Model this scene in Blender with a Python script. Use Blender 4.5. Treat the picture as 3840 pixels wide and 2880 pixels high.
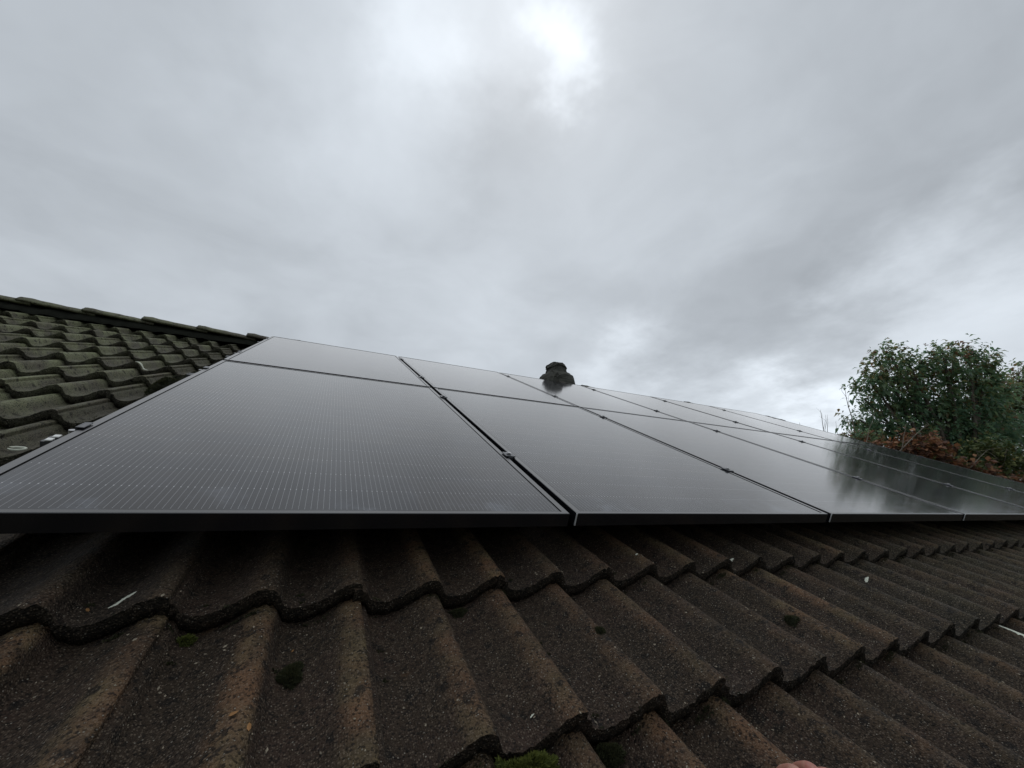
import bpy, bmesh, math, random
import numpy as np
from mathutils import Matrix, Vector

random.seed(7)
rng = np.random.default_rng(11)
scene = bpy.context.scene
for o in list(bpy.data.objects):
    bpy.data.objects.remove(o, do_unlink=True)
COL = scene.collection

# ------------------------------------------------------------------ camera
PITCH = math.radians(26.7)          # roof slope
F_PX = 1515.1                       # focal length in pixels of a 3840 wide picture
CAM_ROOF = Vector((0.52227, -0.82885, 0.41192))
R_CAM = np.array([[0.90126325, -0.38696228, 0.19489674],
                  [0.13394621, -0.17894450, -0.97469856],
                  [0.41204728, 0.90456567, -0.10944397]])
M3 = Matrix.Rotation(PITCH, 3, 'X')
M4 = Matrix.Rotation(PITCH, 4, 'X')          # roof frame (u along eaves, v up slope, w out) -> world


def W3(u, v, w):
    return M3 @ Vector((u, v, w))


cam_data = bpy.data.cameras.new('camera')
cam_data.sensor_fit = 'HORIZONTAL'
cam_data.sensor_width = 36.0
cam_data.lens = 36.0 * F_PX / 3840.0
cam_data.clip_start = 0.02
cam_data.clip_end = 2000.0
cam = bpy.data.objects.new('camera', cam_data)
COL.objects.link(cam)
right = M3 @ Vector(R_CAM[0]); up = -(M3 @ Vector(R_CAM[1])); back = -(M3 @ Vector(R_CAM[2]))
CAM_POS = M3 @ CAM_ROOF
cm = Matrix.Identity(4)
for i in range(3):
    cm[i][0] = right[i]; cm[i][1] = up[i]; cm[i][2] = back[i]; cm[i][3] = CAM_POS[i]
cam.matrix_world = cm
scene.camera = cam


def ray(px, py):
    d = right * ((px - 1920) / F_PX) - up * ((py - 1440) / F_PX) - back
    return d.normalized()


# ------------------------------------------------------------------ node helper
class NT:
    def __init__(self, tree):
        self.t = tree; self.n = tree.nodes; self.l = tree.links

    def node(self, typ, **kw):
        n = self.n.new(typ)
        for k, v in kw.items():
            setattr(n, k, v)
        return n

    def put(self, sock, val):
        if isinstance(val, bpy.types.NodeSocket):
            self.l.new(val, sock)
        else:
            if hasattr(sock.default_value, '__len__') and not hasattr(val, '__len__'):
                val = [val] * len(sock.default_value)
            if hasattr(sock.default_value, '__len__') and len(val) == 3 and len(sock.default_value) == 4:
                val = list(val) + [1.0]
            sock.default_value = val

    def m(self, op, a, b=0.0, c=0.0, clamp=False):
        n = self.node('ShaderNodeMath', operation=op, use_clamp=clamp)
        self.put(n.inputs[0], a); self.put(n.inputs[1], b); self.put(n.inputs[2], c)
        return n.outputs[0]

    def v(self, op, a, b=(0, 0, 0), scale=None):
        n = self.node('ShaderNodeVectorMath', operation=op)
        self.put(n.inputs[0], a); self.put(n.inputs[1], b)
        if scale is not None:
            self.put(n.inputs['Scale'], scale)
        return n.outputs['Value'] if op in ('DOT_PRODUCT', 'LENGTH', 'DISTANCE') else n.outputs[0]

    def noise(self, vec, scale, detail=4, rough=0.5, dist=0.0, color=False):
        n = self.node('ShaderNodeTexNoise')
        self.put(n.inputs['Vector'], vec)
        n.inputs['Scale'].default_value = scale; n.inputs['Detail'].default_value = detail
        n.inputs['Roughness'].default_value = rough; n.inputs['Distortion'].default_value = dist
        return n.outputs['Color'] if color else n.outputs['Fac']

    def voro(self, vec, scale, feature='F1', out='Distance', rand=1.0):
        n = self.node('ShaderNodeTexVoronoi', feature=feature)
        self.put(n.inputs['Vector'], vec)
        n.inputs['Scale'].default_value = scale; n.inputs['Randomness'].default_value = rand
        return n.outputs[out]

    def ramp(self, x, a, b, to0=0.0, to1=1.0, smooth=True):
        n = self.node('ShaderNodeMapRange')
        n.interpolation_type = 'SMOOTHSTEP' if smooth else 'LINEAR'
        self.put(n.inputs['Value'], x)
        self.put(n.inputs['From Min'], a); self.put(n.inputs['From Max'], b)
        self.put(n.inputs['To Min'], to0); self.put(n.inputs['To Max'], to1)
        return n.outputs[0]

    def mix(self, f, a, b, mode='MIX'):
        n = self.node('ShaderNodeMix', data_type='RGBA', blend_type=mode)
        self.put(n.inputs['Factor'], f)
        self.put(n.inputs['A'] if False else n.inputs[6], a); self.put(n.inputs[7], b)
        return n.outputs[2]

    def rgb(self, r, g, b):
        n = self.node('ShaderNodeCombineXYZ')
        self.put(n.inputs[0], r); self.put(n.inputs[1], g); self.put(n.inputs[2], b)
        return n.outputs[0]

    def sep(self, vec):
        n = self.node('ShaderNodeSeparateXYZ'); self.put(n.inputs[0], vec)
        return n.outputs[0], n.outputs[1], n.outputs[2]

    def attr(self, name):
        return self.node('ShaderNodeAttribute', attribute_name=name).outputs['Fac']

    def bump(self, h, strength, dist, normal=None):
        n = self.node('ShaderNodeBump')
        self.put(n.inputs['Height'], h)
        n.inputs['Strength'].default_value = strength; n.inputs['Distance'].default_value = dist
        if normal is not None:
            self.put(n.inputs['Normal'], normal)
        return n.outputs[0]


# ------------------------------------------------------------------ sky
SUN_DIR = ray(2030, 60)
sun_el = math.asin(SUN_DIR.z); sun_az = math.atan2(SUN_DIR.x, SUN_DIR.y)
world = bpy.data.worlds.new('World'); scene.world = world; world.use_nodes = True
world.cycles.sampling_method = 'MANUAL'; world.cycles.sample_map_resolution = 256
w = NT(world.node_tree); w.n.clear()
tc = w.node('ShaderNodeTexCoord')
D = w.v('NORMALIZE', tc.outputs['Generated'])
dx, dy, dz = w.sep(D)
zc = w.m('ADD', w.m('MAXIMUM', dz, 0.0), 0.22)
P = w.rgb(w.m('DIVIDE', dx, zc), w.m('DIVIDE', dy, zc), 0.0)
wv = w.v('SUBTRACT', w.noise(P, 1.1, 3, 0.55, color=True), (0.5, 0.5, 0.5))
P2 = w.v('ADD', P, w.v('SCALE', wv, scale=0.9))
n1 = w.noise(w.v('ADD', P2, (3.1, 7.7, 0)), 0.55, 3, 0.5)
n2 = w.noise(w.v('ADD', P2, (13.1, 1.7, 0)), 1.5, 5, 0.52)
lum = w.m('ADD', 0.575, w.m('MULTIPLY', w.m('SUBTRACT', n1, 0.5), 0.34))
lum = w.m('ADD', lum, w.m('MULTIPLY', w.m('SUBTRACT', n2, 0.5), 0.36))
n3 = w.noise(w.v('ADD', P2, (5.1, 2.7, 0)), 3.4, 4, 0.55)
lum = w.m('ADD', lum, w.m('MULTIPLY', w.m('SUBTRACT', n3, 0.5), 0.13))
# thin and thick places in the cloud deck
dw = w.noise(P, 3.0, 5, 0.60, color=True)
DW = w.v('NORMALIZE', w.v('ADD', D, w.v('SCALE', w.v('SUBTRACT', dw, (0.5, 0.5, 0.5)), scale=0.42)))
LOBES = [  # px, py, sigma(rad), amplitude
    (2085, 90, 0.045, 0.34), (2040, 310, 0.034, 0.20), (1620, 150, 0.065, 0.13), (1850, -300, 0.20, 0.15), (1540, 20, 0.05, 0.05),
    (1400, 520, 0.16, 0.085), (1100, 350, 0.22, 0.05),
    (2280, 1440, 0.08, 0.22), (2650, 1540, 0.08, 0.14), (3090, 1610, 0.085, 0.40), (3720, 1250, 0.14, 0.15),
    (3550, 1150, 0.10, 0.10), (1750, 1330, 0.16, 0.08), (300, 1080, 0.16, 0.06), (3300, 300, 0.2, 0.05),
    (1850, 620, 0.09, -0.09), (2900, 1180, 0.16, -0.10), (2250, 1130, 0.10, -0.05), (3500, 700, 0.2, -0.10),
    (600, 700, 0.3, -0.045), (2600, 250, 0.14, -0.05), (100, 200, 0.25, -0.06), (3840, 150, 0.2, -0.06)]
for px, py, s, a in LOBES:
    d = ray(px, py)
    dot = w.v('DOT_PRODUCT', DW, tuple(d))
    g = w.m('EXPONENT', w.m('MULTIPLY', w.m('SUBTRACT', dot, 1.0), 1.0 / (s * s)))
    lum = w.m('ADD', lum, w.m('MULTIPLY', g, a))
lum = w.m('MAXIMUM', lum, 0.25)
cloud = w.v('MULTIPLY', w.rgb(lum, lum, lum), (9.25, 10.0, 10.8))
skyt = w.node('ShaderNodeTexSky', sky_type='NISHITA')
skyt.sun_disc = False; skyt.sun_elevation = sun_el; skyt.sun_rotation = sun_az
skyt.air_density = 1.0; skyt.dust_density = 2.0
skymix = w.mix(0.96, skyt.outputs[0], cloud)
bg = w.node('ShaderNodeBackground'); bg.inputs['Strength'].default_value = 0.1
w.l.new(skymix, bg.inputs['Color'])
wo = w.node('ShaderNodeOutputWorld'); w.l.new(bg.outputs[0], wo.inputs['Surface'])

sun_data = bpy.data.lights.new('sun', 'SUN')
sun_data.energy = 0.5; sun_data.angle = math.radians(110); sun_data.color = (1.0, 0.97, 0.93)
sun = bpy.data.objects.new('sun', sun_data); COL.objects.link(sun)
sun.rotation_euler = SUN_DIR.to_track_quat('Z', 'Y').to_euler()
sun.location = (0, 0, 30)

scene.cycles.max_bounces = 7; scene.cycles.diffuse_bounces = 4; scene.cycles.glossy_bounces = 3; scene.cycles.transmission_bounces = 2; scene.cycles.caustics_reflective = False; scene.cycles.caustics_refractive = False
vs = scene.view_settings
vs.view_transform = 'Standard'; vs.look = 'None'; vs.gamma = 1.0; vs.exposure = 0.0; vs.use_curve_mapping = False

# ------------------------------------------------------------------ object helpers


def mesh_from(name, verts, faces, smooth=False):
    me = bpy.data.meshes.new(name)
    me.from_pydata([tuple(v) for v in verts], [], faces)
    me.update()
    if smooth:
        me.polygons.foreach_set('use_smooth', [True] * len(me.polygons))
    return me


def link(name, data, mat=None, parent=None, mw=None):
    o = bpy.data.objects.new(name, data)
    COL.objects.link(o)
    if mat is not None and data is not None and not data.materials:
        data.materials.append(mat)
    if parent is not None:
        o.parent = parent
    if mw is not None:
        o.matrix_basis = mw
    return o


def tag(o, label, cat, group=None, kind=None):
    o['label'] = label; o['category'] = cat
    if group: o['group'] = group
    if kind: o['kind'] = kind
    return o


def empty(name, mw=None):
    o = bpy.data.objects.new(name, None); o.empty_display_size = 0.1
    COL.objects.link(o)
    if mw is not None: o.matrix_basis = mw
    return o


class MB:
    """collects simple solids into one mesh"""
    def __init__(self):
        self.v = []; self.f = []

    def add(self, verts, faces):
        b = len(self.v); self.v += [tuple(x) for x in verts]; self.f += [tuple(i + b for i in f) for f in faces]

    def box(self, x0, x1, y0, y1, z0, z1):
        vs_ = [(x0, y0, z0), (x1, y0, z0), (x1, y1, z0), (x0, y1, z0), (x0, y0, z1), (x1, y0, z1), (x1, y1, z1), (x0, y1, z1)]
        self.add(vs_, [(0, 3, 2, 1), (4, 5, 6, 7), (0, 1, 5, 4), (1, 2, 6, 5), (2, 3, 7, 6), (3, 0, 4, 7)])

    def tube(self, pts, radii, n=8, caps=True):
        pts = [Vector(p) for p in pts]
        rings = []
        prev = None
        for i, p in enumerate(pts):
            t = (pts[min(i + 1, len(pts) - 1)] - pts[max(i - 1, 0)]).normalized()
            a = Vector((0, 0, 1)) if abs(t.z) < 0.9 else Vector((1, 0, 0))
            if prev is not None: a = prev
            x = (a - t * a.dot(t)).normalized(); y = t.cross(x); prev = x
            rings.append([p + (x * math.cos(2 * math.pi * k / n) + y * math.sin(2 * math.pi * k / n)) * radii[i] for k in range(n)])
        vs_ = [q for r in rings for q in r]; fs = []
        for i in range(len(rings) - 1):
            for k in range(n):
                k2 = (k + 1) % n
                fs.append((i * n + k, i * n + k2, (i + 1) * n + k2, (i + 1) * n + k))
        if caps:
            fs.append(tuple(range(n - 1, -1, -1))); fs.append(tuple(range((len(rings) - 1) * n, len(rings) * n)))
        self.add(vs_, fs)

    def cyl(self, c, r, h, n=12, axis='z'):
        c = Vector(c)
        d = {'z': Vector((0, 0, h)), 'x': Vector((h, 0, 0)), 'y': Vector((0, h, 0))}[axis]
        self.tube([c, c + d], [r, r], n)

    def mesh(self, name, smooth=False, bevel=0.0, seg=2):
        me = mesh_from(name, self.v, self.f, smooth)
        if bevel > 0:
            bm = bmesh.new(); bm.from_mesh(me)
            bmesh.ops.bevel(bm, geom=[e for e in bm.edges if len(e.link_faces) == 2 and e.calc_face_angle(0) > 0.5],
                            offset=bevel, segments=seg, affect='EDGES', profile=0.5, clamp_overlap=True)
            bm.to_mesh(me); bm.free()
            me.polygons.foreach_set('use_smooth', [smooth] * len(me.polygons))
        return me


# ------------------------------------------------------------------ materials


def new_mat(name):
    m = bpy.data.materials.new(name); m.use_nodes = True
    t = NT(m.node_tree); t.n.clear()
    b = t.node('ShaderNodeBsdfPrincipled'); o = t.node('ShaderNodeOutputMaterial')
    t.l.new(b.outputs[0], o.inputs['Surface'])
    return m, t, b, o


def simple_mat(name, col, rough=0.6, metal=0.0, var=0.25, scale=40.0, bumps=0.0, bscale=200.0, spec=0.5):
    m, t, b, o = new_mat(name)
    g = t.node('ShaderNodeNewGeometry').outputs['Position']
    n = t.noise(g, scale, 5, 0.6)
    c = t.mix(n, tuple(x * (1 - var) for x in col), tuple(min(1, x * (1 + var)) for x in col))
    t.put(b.inputs['Base Color'], c); b.inputs['Roughness'].default_value = rough; b.inputs['Metallic'].default_value = metal
    b.inputs['Specular IOR Level'].default_value = spec
    if bumps:
        t.put(b.inputs['Normal'], t.bump(t.noise(g, bscale, 4, 0.6), bumps, 0.003))
    return m


def tile_material():
    m, t, b, o = new_mat('weathered_concrete_tile')
    pos = t.node('ShaderNodeNewGeometry').outputs['Position']
    rnd = t.node('ShaderNodeObjectInfo').outputs['Random']
    px_, py_, pz_ = t.sep(pos)
    crest = t.attr('crest'); front = t.attr('front')
    big = t.noise(pos, 5.0, 4, 0.55)
    mid = t.noise(pos, 28.0, 5, 0.6)
    fine = t.noise(pos, 160.0, 3, 0.6)
    grain = t.voro(pos, 330.0)
    graincol = t.voro(pos, 330.0, out='Color')
    gc = t.sep(graincol)[0]
    # binder colour: dark grey brown with purple brown patches
    base = t.mix(t.ramp(big, 0.35, 0.65), (0.031, 0.0220, 0.0145), (0.043, 0.0265, 0.0190))
    base = t.mix(t.ramp(mid, 0.35, 0.75), base, (0.042, 0.030, 0.0205))
    # the coating is worn off the rolls: ochre sand shows
    worn = t.m('MULTIPLY', t.ramp(crest, 0.55, 1.0), t.ramp(t.m('ADD', t.m('MULTIPLY', big, 0.6), t.m('MULTIPLY', mid, 0.4)), 0.34, 0.58))
    base = t.mix(t.m('MULTIPLY', worn, t.ramp(rnd, 0.0, 1.0, 0.22, 0.85, False)), base, t.mix(t.ramp(t.noise(pos, 11.0, 3, 0.5), 0.35, 0.65), (0.175, 0.095, 0.050), (0.150, 0.112, 0.057)))
    base = t.mix(t.ramp(t.m('FRACT', t.m('MULTIPLY', rnd, 7.31)), 0.3, 1.0, 0.0, 0.45), base, (0.020, 0.019, 0.016))
    # orange brown lichen spots
    lich = t.ramp(t.noise(t.v('ADD', pos, (4.2, 9.1, 3.3)), 16.0, 5, 0.65), 0.62, 0.72)
    base = t.mix(t.m('MULTIPLY', lich, 0.45), base, (0.080, 0.044, 0.022))
    # green algae, mostly on the left part of the roof and towards the right verge
    gmask = t.m('ADD', t.ramp(px_, 0.15, -0.55), t.m('MULTIPLY', t.ramp(px_, 1.2, 3.6), 0.55), clamp=True)
    gn = t.ramp(t.noise(t.v('ADD', pos, (1.2, 4.1, 8.3)), 7.0, 5, 0.6), 0.28, 0.62)
    gfac = t.m('MULTIPLY', gmask, t.m('ADD', t.m('MULTIPLY', gn, 0.65), t.m('MULTIPLY', crest, 0.28)), clamp=True)
    base = t.mix(gfac, base, t.mix(t.ramp(px_, 0.15, -0.4), (0.042, 0.045, 0.024), (0.250, 0.272, 0.150)))  # left tone and crests lightened past algae, painting in the brighter light there
    base = t.mix(t.m('MULTIPLY', t.ramp(px_, 0.1, -0.4), t.m('SUBTRACT', 1.0, gfac)), base, (0.120, 0.113, 0.086))  # bare left tiles get the same brighter light put into their colour
    # moss growth on the leading edge, plus the front face's shade painted in
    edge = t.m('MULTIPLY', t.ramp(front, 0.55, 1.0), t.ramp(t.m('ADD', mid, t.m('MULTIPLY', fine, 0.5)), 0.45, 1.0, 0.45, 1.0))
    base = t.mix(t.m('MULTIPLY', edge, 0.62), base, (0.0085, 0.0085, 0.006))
    # dark stain spots
    spot = t.ramp(t.voro(t.v('ADD', pos, t.v('SCALE', t.rgb(mid, big, fine), scale=0.05)), 27.0), 0.20, 0.30)
    base = t.mix(t.m('MULTIPLY', t.m('SUBTRACT', 1.0, spot), 0.75), base, (0.008, 0.007, 0.006))
    # sand grains
    base = t.mix(t.m('MULTIPLY', t.ramp(gc, 0.50, 0.85), t.ramp(grain, 0.60, 0.25)), base, t.mix(0.40, base, (0.22, 0.175, 0.13)))
    base = t.mix(t.ramp(gc, 0.0, 0.38, 0.8, 0.0), base, (0.005, 0.0045, 0.004))
    # pale quartz flecks
    fl = t.node('ShaderNodeTexVoronoi'); t.put(fl.inputs['Vector'], pos); fl.inputs['Scale'].default_value = 230.0
    fcol = t.sep(fl.outputs['Color'])
    fleck = t.m('MULTIPLY', t.ramp(fcol[1], 0.84, 0.90), t.ramp(fl.outputs['Distance'], 0.32, 0.20))
    base = t.mix(t.m('MULTIPLY', fleck, 0.75), base, (0.32, 0.29, 0.24))
    t.put(b.inputs['Base Color'], base)
    t.put(b.inputs['Roughness'], t.ramp(mid, 0.3, 0.7, 0.62, 0.85))
    b.inputs['Specular IOR Level'].default_value = 0.18
    h = t.m('ADD', t.m('MULTIPLY', t.m('SUBTRACT', 1.0, grain), 0.6), t.m('MULTIPLY', fine, 1.2))
    h = t.m('ADD', h, t.m('MULTIPLY', mid, 1.6))
    h = t.m('ADD', h, t.m('MULTIPLY', fleck, 0.7))
    t.put(b.inputs['Normal'], t.bump(h, 1.0, 0.0042))
    return m


def glass_material():
    m, t, b, o = new_mat('solar_glass')
    oc = t.node('ShaderNodeTexCoord').outputs['Object']
    pos = t.node('ShaderNodeNewGeometry').outputs['Position']
    x, y, z = t.sep(oc)
    PX = 0.01135; PY = 0.0955
    fx = t.m('ABSOLUTE', t.m('SUBTRACT', t.m('FRACT', t.m('DIVIDE', t.m('ADD', x, 0.0015), PX)), 0.5))   # 0 at wire
    fy = t.m('ABSOLUTE', t.m('SUBTRACT', t.m('FRACT', t.m('DIVIDE', t.m('SUBTRACT', y, 0.0145 + 0.0478 - 0.0955 + 0.004), PY)), 0.5))
    inside = t.m('MULTIPLY', t.m('MULTIPLY', t.m('GREATER_THAN', x, 0.027), t.m('LESS_THAN', x, 1.107)),
                 t.m('MULTIPLY', t.m('GREATER_THAN', y, 0.020), t.m('LESS_THAN', y, 1.723)))
    wire = t.ramp(fx, 0.036, 0.022)
    pad = t.m('MULTIPLY', t.ramp(fx, 0.085, 0.05), t.ramp(fy, 0.022, 0.012))
    cellx = t.m('FLOOR', t.m('DIVIDE', x, 0.187)); celly = t.m('FLOOR', t.m('DIVIDE', y, PY))
    wn = t.node('ShaderNodeTexWhiteNoise'); wn.noise_dimensions = '3D'
    t.put(wn.inputs['Vector'], t.rgb(cellx, celly, t.node('ShaderNodeObjectInfo').outputs['Random']))
    cell = t.mix(wn.outputs['Value'], (0.0055, 0.0070, 0.012), (0.0155, 0.0140, 0.0150))
    col = t.mix(t.m('MULTIPLY', t.m('MULTIPLY', wire, inside), 0.85), cell, (0.27, 0.27, 0.28))
    col = t.mix(t.m('MULTIPLY', pad, inside), col, (0.50, 0.50, 0.51))
    # dust film and dried water marks, thicker along the lower frame
    dn = t.noise(pos, 9.0, 6, 0.62)
    low = t.ramp(y, 0.20, 0.0)
    dust = t.m('MULTIPLY', t.m('ADD', t.ramp(dn, 0.42, 0.80, 0.0, 0.13), t.m('MULTIPLY', low, t.ramp(dn, 0.50, 0.68, 0.0, 0.50))), 0.5)
    col = t.mix(dust, col, (0.20, 0.22, 0.26))
    t.put(b.inputs['Base Color'], col)
    b.inputs['IOR'].default_value = 1.385
    b.inputs['Specular Tint'].default_value = (0.93, 0.965, 1.0, 1)
    t.put(b.inputs['Roughness'], t.m('ADD', 0.07, t.m('MULTIPLY', dn, 0.06)))
    b.inputs['Specular IOR Level'].default_value = 0.5
    t.put(b.inputs['Normal'], t.bump(t.noise(oc, 320.0, 2, 0.5), 0.02, 0.0008))
    return m


def leaf_material(name, cols, trans=0.25, rough=0.45):
    m, t, b, o = new_mat(name)
    a = t.attr('hue')
    cr = t.node('ShaderNodeValToRGB'); t.put(cr.inputs[0], a)
    cr.color_ramp.elements.remove(cr.color_ramp.elements[0])
    cr.color_ramp.elements[0].position = cols[0][0]; cr.color_ramp.elements[0].color = (*cols[0][1], 1)
    for p_, c_ in cols[1:]:
        e = cr.color_ramp.elements.new(p_); e.color = (*c_, 1)
    t.put(b.inputs['Base Color'], cr.outputs[0]); b.inputs['Roughness'].default_value = rough; b.inputs['Specular IOR Level'].default_value = 0.75 if rough < 0.4 else 0.35
    tr = t.node('ShaderNodeBsdfTranslucent'); t.put(tr.inputs[0], cr.outputs[0])
    mx = t.node('ShaderNodeMixShader'); mx.inputs[0].default_value = trans
    t.l.new(b.outputs[0], mx.inputs[1]); t.l.new(tr.outputs[0], mx.inputs[2]); t.l.new(mx.outputs[0], o.inputs['Surface'])
    return m


MAT_TILE = tile_material()
MAT_GLASS = glass_material()
MAT_FRAME = simple_mat('black_anodised_aluminium', (0.005, 0.0055, 0.0075), 0.24, 0.0, 0.15, 60, 0.0, spec=0.9)
MAT_SEAL = simple_mat('black_sealant', (0.004, 0.004, 0.004), 0.7)
MAT_ALU = simple_mat('bare_aluminium', (0.72, 0.73, 0.74), 0.5, 0.6, 0.1, 90)
MAT_RAIL = simple_mat('dark_rail_aluminium', (0.075, 0.078, 0.085), 0.36, 0.5, 0.15, 60)
MAT_STEEL = simple_mat('stainless_bolt', (0.42, 0.42, 0.43), 0.4, 1.0, 0.1, 90)
MAT_WALL = simple_mat('brick_wall', (0.23, 0.13, 0.09), 0.85, 0, 0.3, 15, 0.5, 60)
MAT_DECK = simple_mat('roofing_felt', (0.02, 0.02, 0.02), 0.9)
MAT_GUTTER = simple_mat('grey_zinc', (0.22, 0.23, 0.24), 0.5, 0.6)
MAT_WHITE = simple_mat('white_plastic', (0.78, 0.78, 0.75), 0.5, 0, 0.05)
MAT_DROP = simple_mat('chalky_dropping', (0.60, 0.62, 0.52), 0.9, 0, 0.35, 120, 0.6, 300)
MAT_BARK = simple_mat('bark', (0.085, 0.070, 0.055), 0.9, 0, 0.4, 30, 0.8, 60)
MAT_TWIG = simple_mat('pale_twig', (0.20, 0.175, 0.14), 0.8, 0, 0.3, 30)
MAT_DEBRIS = simple_mat('grit', (0.27, 0.23, 0.17), 0.9, 0, 0.7, 90)
MAT_LEAFBIT = simple_mat('dry_leaf', (0.24, 0.12, 0.04), 0.8, 0, 0.4, 40)
MAT_MORTAR = simple_mat('dark_mortar', (0.016, 0.017, 0.013), 0.95, 0, 0.7, 22, 1.0, 80, spec=0.1)  # dark bedding that closes the see-through gaps under the ridge tiles
MAT_VENT = simple_mat('mossy_dark_concrete', (0.045, 0.045, 0.036), 0.9, 0, 0.7, 14, 1.0, 60)

# ------------------------------------------------------------------ ground
gm, t, b, o = new_mat('lawn')
pos = t.node('ShaderNodeNewGeometry').outputs['Position']
c = t.mix(t.noise(pos, 0.35, 6, 0.6), (0.030, 0.050, 0.016), (0.065, 0.085, 0.030))
c = t.mix(t.ramp(t.noise(pos, 7, 6, 0.7), 0.45, 0.7), c, (0.045, 0.038, 0.020))
t.put(b.inputs['Base Color'], c); b.inputs['Roughness'].default_value = 0.9
t.put(b.inputs['Normal'], t.bump(t.noise(pos, 60, 4, 0.7), 1.0, 0.03))
GROUND_Z = -3.35
N = 40
gv = []; gf = []
for i in range(N + 1):
    for j in range(N + 1):
        a = (i / N * 2 - 1); c_ = (j / N * 2 - 1)
        x = math.copysign(abs(a) ** 3, a) * 900; y = math.copysign(abs(c_) ** 3, c_) * 900
        gv.append((x, y, GROUND_Z + 0.12 * math.sin(x * 0.21) * math.sin(y * 0.17) - 0.1))
for i in range(N):
    for j in range(N):
        k = i * (N + 1) + j
        gf.append((k, k + N + 1, k + N + 2, k + 1))
g_o = link('ground', mesh_from('ground', gv, gf, True), gm)
tag(g_o, 'green lawn lying all round the house below the roof', 'ground', kind='structure')

# ------------------------------------------------------------------ roof tiles
GAUGE = 0.335; V0 = -0.088; PERIOD = 0.149; COVER = 2 * PERIOD; U0 = 0.355
TOPW = -0.100; STEP = 0.037; THICK = 0.034
CP = np.array([(-0.20, -0.002), (-0.12, -0.010), (-0.05, -0.024), (0.0, -0.0325), (0.07, -0.0385), (0.17, -0.0405), (0.30, -0.0365), (0.45, -0.0270),
               (0.58, -0.0150), (0.69, -0.0055), (0.77, -0.0012), (0.83, 0.0), (0.88, -0.002), (0.93, -0.009), (0.97, -0.020), (1.0, -0.0325),
               (1.07, -0.0385)])


def prof(s):
    s = s - math.floor(s)
    xs = CP[:, 0]; ys = CP[:, 1]
    i = int(np.searchsorted(xs, s) - 1)
    i = max(1, min(i, len(xs) - 3))
    x0, x1, x2, x3 = xs[i - 1:i + 3]; y0, y1, y2, y3 = ys[i - 1:i + 3]
    h = x2 - x1; tt = (s - x1) / h
    m1 = (y2 - y0) / (x2 - x0) * h; m2 = (y3 - y1) / (x3 - x1) * h
    return ((2 * tt ** 3 - 3 * tt ** 2 + 1) * y1 + (tt ** 3 - 2 * tt ** 2 + tt) * m1 + (-2 * tt ** 3 + 3 * tt ** 2) * y2 + (tt ** 3 - tt ** 2) * m2)


def surf_w(u, v):
    """height of the tile surface in the roof frame"""
    k = math.floor((v - V0) / GAUGE)
    vf = V0 + GAUGE * k
    return TOPW + prof((u - U0) / PERIOD) - STEP * (v - vf) / GAUGE


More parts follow.
